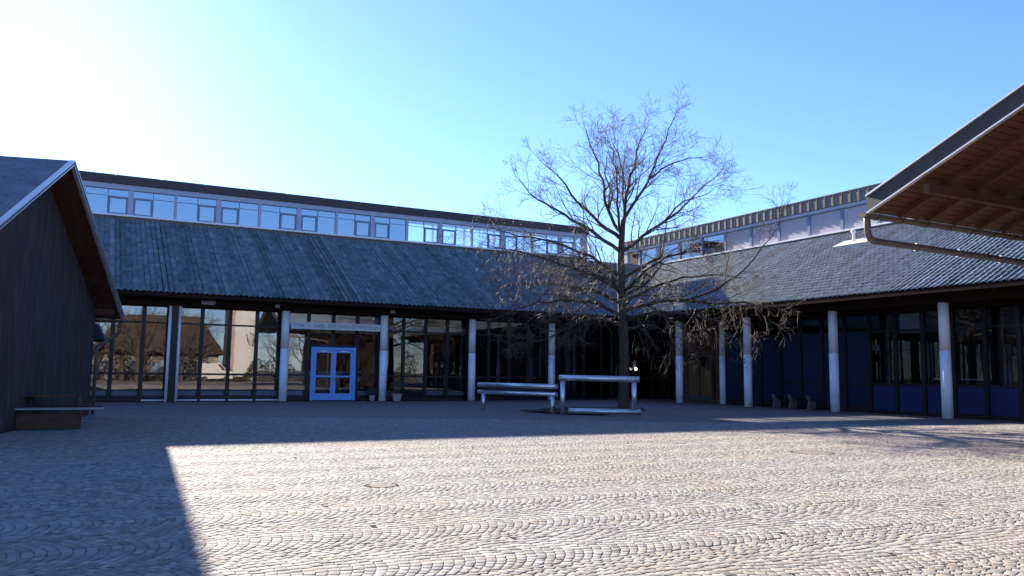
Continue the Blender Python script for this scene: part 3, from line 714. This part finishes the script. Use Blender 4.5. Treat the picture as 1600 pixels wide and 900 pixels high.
# ------------------------------------------------------------------ pavilions left and right
def pavilion(name, K, va, t, s_apex, e_len, wall_s, wall_e, label, wallmat, ang_e=None, vh=.30):
    K = Vector(K); v = Vector((math.cos(va), math.sin(va), 0)); ea = va-math.pi/2 if ang_e is None else ang_e
    e_ = Vector((math.cos(ea), math.sin(ea), 0)); T = thing(name, (K.x, K.y, 0), label, 'building')
    A = K+v*s_apex+up_*(t*s_apex); B = K+v*(2*s_apex); E = e_*e_len
    cs = 1/math.hypot(1, t)
    # roof slabs with thin tile layer on top
    rf = MB().prism([K, A, A+E, K+E], up_*.07).prism([A, B, B+E, A+E], up_*.07).build('roof', m_tile, T)
    nb = int(s_apex/.15)
    sp_ = (s_apex-.02)/nb
    # soffit boards run along the eave direction, each one its own piece
    for i in range(nb):
        a0 = K+v*(i*sp_+.015)+up_*(t*(i*sp_+.015)); a1 = K+v*((i+1)*sp_-.004)+up_*(t*((i+1)*sp_-.004))
        MB().prism([a0+e_*.07, a1+e_*.07, a1+E, a0+E], up_*-.022, tint=1).build('soffit_board', m_soffit, rf)
    # verge board, cap and trim on the gable side
    for (p, q) in ((K, A), (A, B)):
        MB().prism([p-e_*.02+up_*-.02, q-e_*.02+up_*-.02, q-e_*.02+up_*(vh-.08), p-e_*.02+up_*(vh-.08)], e_*.08).build('verge_board', m_fascia, rf)
        MB().prism([p-e_*.06+up_*(vh-.078), q-e_*.06+up_*(vh-.078), q-e_*.06+up_*(vh-.04), p-e_*.06+up_*(vh-.04)], e_*.12).build('verge_cap', m_cap, rf)
        MB().prism([p-e_*.045+up_*-.05, q-e_*.045+up_*-.05, q-e_*.045+up_*-.022, p-e_*.045+up_*-.022], e_*.09).build('verge_trim', m_cap, rf)
    # rafters and purlin
    n = int(e_len/.9)
    for i in range(n):
        o_ = e_*(.75+i*.9)
        MB().prism([K+v*.12+o_+up_*(t*.12-.024), A+o_-up_*.024, A+o_+e_*.09-up_*.024, K+v*.12+o_+e_*.09+up_*(t*.12-.024)], up_*-.13).build('rafter', m_soffit, rf)
    P_ = K+v*wall_s
    MB().prism([P_+e_*.10+up_*(t*wall_s-.16), P_+v*.14+e_*.10+up_*(t*wall_s-.16), P_+v*.14+E+up_*(t*wall_s-.16), P_+E+up_*(t*wall_s-.16)], up_*-.18).build('purlin', m_soffit, rf)
    # gutter along the eave and the bent downpipe to the wall corner
    g0 = K-v*.10+up_*-.02; gp_ = []
    mbg = MB(); n_ = 9
    for j, o_ in enumerate((g0-e_*.03, g0+E)):
        for k in range(n_):
            a = math.pi*k/(n_-1); mbg.v.append(tuple(o_ + v*(.10*math.cos(a)) - up_*(.10*math.sin(a)))); mbg.t.append(1)
    for k in range(n_-1): mbg.f.append((k, k+1, n_+k+1, n_+k))
    mbg.f.append(tuple(range(n_)))
    mbg.build('gutter', m_gutter, rf)
    wc = K+v*wall_s+e_*wall_e
    q0 = g0+e_*.10-up_*.06
    drop = .42 if K.z < 4 else .45
    pts = [q0, q0-up_*.10, q0+e_*.01-up_*(drop*.8), q0+e_*.08-up_*drop]
    tgt = Vector((wc.x, wc.y, q0.z-drop-.42))-e_*.08-v*.08
    pts += [q0.lerp(tgt, .12)*1 if False else q0+e_*.16-up_*(drop+.05), tgt, tgt-up_*.12, Vector((tgt.x, tgt.y, .03))]
    smooth_sides(MB().tube(pts, [.05 if K.z < 4 else .07]*len(pts), 12).build('downpipe', m_gutter, rf))
    for q in (.25, .5, .75):
        a0 = pts[4].lerp(pts[5], q); dd_ = (pts[5]-pts[4]).normalized(); rr_ = .062 if K.z < 4 else .083
        smooth_sides(MB().tube([a0-dd_*.03, a0+dd_*.03], [rr_]*2, 12).build('pipe_joint', m_gutter, rf))
    for k in range(int(e_len/.8)):
        b0 = g0+e_*(.35+k*.8)
        MB().tube([b0+v*.11, b0+v*.075-up_*.085, b0-up_*.115, b0-v*.075-up_*.085, b0-v*.11], [.009]*5, 5).build('gutter_bracket', m_frame, rf)
    # walls: vertical boards on the gable side, solid behind
    ws = 2*s_apex-wall_s
    def top(s): return t*(s if s < s_apex else 2*s_apex-s)
    i = 0; s = wall_s
    while s < ws-.02:
        s1 = min(s+.16, ws); p0 = K+v*s+e_*wall_e; p1 = K+v*(s1-.008)+e_*wall_e
        z0, z1 = K.z+top(s)-.20, K.z+top(s1)-.20
        MB().poly([], [])
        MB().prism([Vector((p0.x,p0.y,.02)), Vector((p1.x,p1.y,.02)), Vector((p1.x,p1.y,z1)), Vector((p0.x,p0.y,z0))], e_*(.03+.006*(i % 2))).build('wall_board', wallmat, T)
        s = s1; i += 1
    p0 = K+v*(wall_s+.001)+e_*(wall_e+.04); p1 = K+v*ws+e_*(wall_e+.04)
    zz = K.z+top(wall_s)-.22
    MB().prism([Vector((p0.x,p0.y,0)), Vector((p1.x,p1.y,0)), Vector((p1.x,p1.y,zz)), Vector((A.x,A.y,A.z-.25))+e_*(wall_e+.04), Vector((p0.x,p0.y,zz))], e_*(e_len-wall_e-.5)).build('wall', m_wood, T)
    return T
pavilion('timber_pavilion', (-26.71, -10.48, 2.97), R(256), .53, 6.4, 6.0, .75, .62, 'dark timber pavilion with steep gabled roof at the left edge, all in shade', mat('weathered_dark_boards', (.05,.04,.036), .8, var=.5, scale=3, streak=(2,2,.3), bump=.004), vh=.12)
pavilion('timber_pavilion', (-13.57, -27.54, 4.86), R(270), .415, 5.5, 10.0, 1.2, 4.2, 'brown timber pavilion roof with gutter jutting into the picture at the right edge', m_wood2, ang_e=0.0, vh=.38)

# ------------------------------------------------------------------ picnic table by the left pavilion
pt = thing('picnic_table', (-28.2, -16.4, 0), 'worn wooden picnic table with reddish ends in the shade at the left edge', 'picnic table')
for k in range(3): MB().box(-29.7, -27.85, -16.75+k*.24, -16.53+k*.24, .74, .78, c=.006).build('table_plank', m_wood2, pt)
for y in (-17.25, -15.85):
    for k in range(2): MB().box(-29.7, -27.25, y+k*.17, y+.16+k*.17, .46, .50, c=.006).build('seat_plank', m_conc if y < -17 else m_wood2, pt)
for x in (-29.4, -27.75):
    MB().box(x-.04, x+.04, -17.2, -15.6, .38, .458).build('bearer', m_wood2, pt)
    for y in (-16.95, -15.95): MB().box(x-.05, x+.05, y-.08, y+.08, 0, .38).build('leg', m_wood2, pt)
    MB().box(x-.035, x+.035, -16.7, -16.1, .46, .74).build('table_support', m_wood2, pt)
MB().box(-29.35, -27.8, -17.12, -17.05, .04, .36).build('front_panel', m_wood2, pt)

# ------------------------------------------------------------------ trees
def grow(mb, p, d, L_, r_, depth, rg, bend=.25, up_bias=.05, twig=None, spread=.8, nseg=4, sides=5, minr=.0035):
    pts = [p.copy()]; rs = [r_]; q = p.copy(); dd = d.normalized()
    for i in range(nseg):
        dd = (dd + Vector((rg.gauss(0,1), rg.gauss(0,1), rg.gauss(0,1)))*bend*.35 + up_*up_bias).normalized()
        q = q + dd*(L_/nseg); pts.append(q.copy()); rs.append(max(minr, r_*(1-(i+1)/nseg*.72)))
    tgt = mb if (depth > 1 or twig is None) else twig
    tgt.tube(pts, rs, sides if r_ > .02 else 3, caps=False)
    if depth <= 0: return
    nchild = rg.randint(5, 7) if depth > 1 else rg.randint(4, 6)
    for i in range(nchild):
        f = rg.uniform(.22, 1.0); k = min(int(f*nseg), nseg-1); a = pts[k].lerp(pts[k+1], f*nseg-k)
        ax = (pts[k+1]-pts[k]).normalized(); o_ = ax.orthogonal().normalized(); o_.rotate(Matrix.Rotation(rg.uniform(0, 6.283), 3, ax))
        nd = (ax*rg.uniform(.5, 1.0)+o_*spread*rg.uniform(.5, 1.1)).normalized()
        grow(mb, a, nd, L_*rg.uniform(.38, .62), rs[k]*.55, depth-1, rg, bend, up_bias, twig, spread, max(2, nseg-1), sides, minr)

TB = Vector((-9.26, -12.94, 0)); rg = random.Random(11)
tree = thing('bare_tree', tuple(TB), 'large leafless tree with a dense tangle of low drooping twigs in the courtyard corner', 'tree')
def tp(a, z, dpt=0): return TB + right*a + fwd_h*dpt + up_*z
tr = MB(); pts = [tp(0,0), tp(-.02,.25), tp(0,.8), tp(.03,2), tp(-.03,3.3), tp(-.08,4.5), tp(-.12,5.6), tp(-.10,6.5), tp(-.02,7.5)]
tr.tube(pts, [.34,.24,.20,.19,.18,.165,.145,.13,.095], 14, caps=False)
smooth_sides(tr.build('trunk', m_bark, tree))
twigs = MB()
def limb(P_, r0, depthv=0, dens=1.0, sub=2, droop=.05, Lsub=1.5):
    # P_: list of (sideways, height, depth) control points
    cps = [tp(q[0], q[1] if q[1] < 9 else 9+(q[1]-9)*.78, q[2]) for q in P_]
    pts = []
    for i in range(len(cps)-1):
        for k in range(3):
            p0, p1 = cps[i], cps[i+1]; pts.append(p0.lerp(p1, k/3) + Vector((rg.gauss(0,.035), rg.gauss(0,.035), rg.gauss(0,.03)))*(1 if k else .3))
    pts.append(cps[-1]); n = len(pts); rs = [max(.008, r0*(1-.88*i/(n-1))) for i in range(n)]
    mb = MB(); mb.tube(pts, rs, 8, caps=False)
    tot = sum((pts[i+1]-pts[i]).length for i in range(n-1))
    m_ = int(tot*3.15*dens)
    for j in range(m_):
        f = .10+.90*(j+rg.random())/m_; k = min(int(f*(n-1)), n-2); a = pts[k].lerp(pts[k+1], f*(n-1)-k)
        ax = (pts[k+1]-pts[k]).normalized(); o_ = ax.orthogonal().normalized(); o_.rotate(Matrix.Rotation(rg.uniform(0, 6.283), 3, ax))
        nd = (ax*rg.uniform(.6,1.1)+o_*rg.uniform(.5,1.0)+up_*droop*2).normalized()
        grow(mb, a, nd, Lsub*rg.uniform(.6, 1.2)*(1.2-.5*f), max(.008, rs[k]*.42), sub, rg, .42, droop, twigs, 1.05, 4, 5, .0045)
    mb.build('branch', m_bark, tree, smooth=True)
# upper crown, following the limbs in the picture
limb([(-.10,6.2,0),(-1.2,6.95,-.2),(-2.4,7.6,-.5),(-3.4,8.1,-.6),(-4.3,9.0,-.8)], .085)
limb([(-.10,6.7,0),(-.9,7.35,.2),(-1.8,8.3,.5),(-2.5,9.4,.7),(-3.3,10.4,.9)], .085)
limb([(-.10,6.9,0),(-.75,8.1,-.2),(-.85,9.0,-.3),(-1.2,10.2,-.5),(-1.7,12.0,-.6)], .075)
limb([(-.6,7.7,-.1),(-.4,8.5,.2),(-.7,9.6,.5),(-.5,10.9,.6)], .05)
limb([(-.02,7.3,0),(.15,8.6,.3),(.5,9.9,.5),(.7,11.2,.6),(1.1,12.2,.7)], .08)
limb([(.05,7.5,0),(-.05,8.9,-.3),(-.3,10.2,-.7),(-.5,11.3,-.9)], .05)
limb([(.05,7.6,0),(.7,8.6,-.4),(1.1,9.6,-.7),(1.5,10.9,-.9),(1.9,12.2,-1.0)], .065)
limb([(.9,9.0,-.5),(1.7,9.8,-.2),(2.6,10.3,.0),(3.2,10.4,.2)], .04)
limb([(-.10,6.2,0),(.8,6.9,.2),(1.8,7.6,.3),(2.9,8.6,.3),(4.0,9.8,.2)], .085)
limb([(1.6,7.5,.3),(2.3,8.2,-.4),(2.9,8.3,-.8),(3.7,8.7,-1.2)], .04)
limb([(-.05,7.0,0),(.2,8.2,1.0),(.3,9.3,1.7),(.2,10.5,2.2)], .06)
limb([(-.10,6.8,0),(-.4,7.9,-1.1),(-.5,9.0,-1.8),(-.9,10.3,-2.3)], .06)
# middle and low tier: long flat and drooping limbs, very twiggy
low = [((-.08,4.6,0),(-1.2,5.2,-.5),(-2.6,5.6,-.9),(-4.2,6.0,-1.3),(-5.6,6.2,-1.6)), ((-.08,4.2,0),(-1.2,4.8,.6),(-2.6,5.0,1.2),(-4.0,5.1,1.6),(-5.2,5.0,2.0)),
       ((-.05,3.7,0),(-1.3,4.2,-.6),(-2.6,4.2,-1.2),(-3.8,3.9,-1.6),(-4.8,3.5,-1.9)), ((-.05,4.9,0),(-1.1,5.7,.9),(-2.1,6.1,1.8),(-3.4,6.3,2.6)),
       ((-.02,3.3,0),(-1.0,3.6,-.3),(-2.0,3.3,-.6),(-2.9,2.8,-.8),(-3.8,2.5,-1.0)), ((0,4.4,0),(-.7,4.9,-1.6),(-1.5,5.0,-2.8),(-2.6,4.9,-3.6)),
       ((0,4.5,0),(.9,5.0,.3),(1.5,5.7,.4),(1.7,6.9,.5),(1.9,8.2,.5)), ((0,3.9,0),(1.1,4.2,-.3),(2.3,4.3,-.6),(3.4,4.7,-.8),(4.6,5.6,-.9),(5.5,6.7,-.9),(6.3,8.2,-.8)),
       ((0,4.3,0),(1.2,4.9,.8),(2.6,5.4,1.4),(4.2,5.6,1.9),(5.2,5.5,2.2)), ((0,3.5,0),(1.0,3.8,-.9),(2.0,3.7,-1.6),(3.2,3.4,-2.2),(4.2,3.2,-2.7)),
       ((0,3.1,0),(.8,3.4,.4),(1.7,3.2,.8),(2.6,2.8,1.1)), ((0,4.7,0),(.6,5.3,-1.4),(1.2,5.7,-2.5),(2.3,5.8,-3.4)), ((0,4.1,0),(.6,4.6,1.5),(1.4,4.8,2.7),(2.6,4.9,3.6)),
       ((-.08,5.2,0),(-1.3,6.0,-.2),(-2.8,6.5,-.4),(-4.2,6.7,-.5),(-5.2,7.0,-.7)), ((.0,5.2,0),(1.2,5.9,.0),(2.6,6.4,.3),(3.9,6.8,.4)),
       ((2.3,4.3,-.6),(3.4,4.2,-.2),(4.8,4.3,.1),(6.0,4.0,.3))]
for i, q in enumerate(low):
    left = q[-1][0] < 0
    limb(list(q), .075, dens=1.35 if left else .9, sub=2, droop=-.01 if q[-1][1] > 4.4 else -.06, Lsub=1.45)
tw = twigs.build('twigs', m_twig, tree, kind='stuff'); tw.data.polygons.foreach_set('use_smooth', [True]*len(tw.data.polygons))
lv = MB()
for i in range(70):
    q = Vector(random.choice(twigs.v)); s = random.uniform(.02,.045); a = Vector((rg.gauss(0,1),rg.gauss(0,1),rg.gauss(0,1))).normalized(); b_ = a.orthogonal().normalized()
    lv.poly([q-a*s, q-b_*s*.7, q+a*s, q+b_*s*.7], [(0,1,2,3)])
lv.build('dead_leaves', m_dry, tree, kind='stuff')
print('twig faces', len(twigs.f))

# ------------------------------------------------------------------ what stands behind the camera and shows in the glass
rt = thing('render_tower', (-10.4, -66, 0), 'white rendered tower with pinkish side wall, reflected in the glass front', 'building')
MB().box(-11.3, -8.6, -68, -65, 0, 13).build('wall', m_white2, rt); MB().box(-12.1, -11.3, -68, -64.98, 0, 13).build('side_wall', m_pink, rt)
MB().box(-12.3, -8.4, -68.2, -64.8, 13, 13.3).build('roof', m_fascia, rt)
MB().tube([(-9.9,-64.97,5.9),(-9.6,-64.94,4.6),(-9.1,-64.94,4.3),(-8.9,-64.94,5.6),(-9.5,-64.94,6.0)], [.06]*5, 6).build('wall_ornament', m_frame, rt)
hs = thing('tiled_house', (-20, -70, 0), 'brown roofed house behind the courtyard, reflected in the glass front', 'building')
MB().box(-27, -12.6, -78, -68, 0, 3.4).build('wall', mat('house_wall', (.24,.20,.16), .85, var=.1), hs)
MB().prism([(-27.6,-67.3,3.3),(-12,-67.3,3.3),(-14.5,-73,8.2),(-23,-73,8.2)], (0,-.2,-.2)).prism([(-12,-67.3,3.3),(-12,-78.6,3.3),(-14.5,-73,8.2)], (-.2,0,-.2)).prism([(-27.6,-78.6,3.3),(-27.6,-67.3,3.3),(-23,-73,8.2)], (.2,0,-.2)).build('roof', mat('brown_roof', (.035,.02,.016), .8, var=.25), hs)
for k in range(5):
    f = MB().box(-26+k*2.8, -24.6+k*2.8, -67.99, -67.93, 1, 2.4).build('window', m_white2, hs); MB().box(-25.9+k*2.8, -24.7+k*2.8, -67.93, -67.9, 1.1, 2.3).build('pane', m_sash, f)
vn = thing('white_van', (-14.2, -60, 0), 'white van parked behind the courtyard, reflected in the glass front', 'van')
MB().prism([(-16,-61,.35),(-12.2,-61,.35),(-12.2,-61,1.2),(-12.9,-61,1.35),(-13.5,-61,2.15),(-16,-61,2.15)], (0,1.8,0)).build('body', m_white2, vn)
MB().prism([(-13.4,-59.19,1.35),(-12.98,-59.19,1.35),(-13.5,-59.19,2.0),(-13.9,-59.19,2.0)], (0,.02,0)).build('side_window', m_frame, vn)
for x in (-15.3, -12.9): MB().tube([(x,-59.3,.33),(x,-59.1,.33)], [.33,.33], 16).build('wheel', m_frame, vn)
bt = MB(); btw = MB(); rgb_ = random.Random(5)
bt.tube([(0,0,0),(0,0,2),(0,0,4.5)], [.22,.18,.1], 8, caps=False)
for k in range(12): grow(bt, Vector((0,0,1.8+k*.33)), Vector((math.cos(k*2.4),math.sin(k*2.4),.9)), 3.2, .07, 2, rgb_, .3, .05, btw, .8, 4, 4, .012)
spots = [(-30,-57),(-26.5,-62),(-24,-56.5),(-21.5,-61),(-18,-57),(-7,-60),(-3,-64),(-33,-62),(-19.6,-53),(-22.8,-52),(-15.6,-61.5)]
words = ['beside the house end', 'before the middle of the house', 'left of the van', 'before the brown roof', 'next to the white tower', 'right of the white tower', 'farthest right by the tower', 'farthest left by the house', 'nearest to the camera, right', 'nearest to the camera, left', 'behind the white van']
root = thing('background_tree', (spots[0][0], spots[0][1], 0), 'bare tree behind the courtyard, '+words[0], 'tree', 'bare trees behind the camera'); 
o1 = bt.build('trunk', m_bark, None); o1.parent = root; o2 = btw.build('twigs', m_twig, None, kind='stuff'); o2.parent = root
for (x, y), wds in list(zip(spots, words))[1:]:
    c_ = copy_tree(root, (x, y, 0)); c_.rotation_euler.z = x*1.7; c_['label'] = 'bare tree behind the courtyard, '+wds
hd = MB(); rgh = random.Random(9)
for i in range(15000):
    x = rgh.uniform(-45, 12); h = 2.2+1.2*math.sin(x*.7)+.7*math.sin(x*1.9); z = rgh.uniform(.05, max(.5, h)); y = -63+rgh.uniform(-.9,.9); s = rgh.uniform(.045,.11)
    a = Vector((rgh.gauss(0,1),rgh.gauss(0,1),rgh.gauss(0,1))).normalized(); b_ = a.orthogonal(); c = Vector((x,y,z)); hd.poly([c-a*s,c-b_*s,c+a*s,c+b_*s], [(0,1,2,3)], rgh.uniform(.6,1.3))
tag(hd.build('hedge', mat('hedge_brown', (.05,.042,.025), .8, tint=True)), 'long brown green hedge behind the courtyard', 'hedge', kind='stuff')
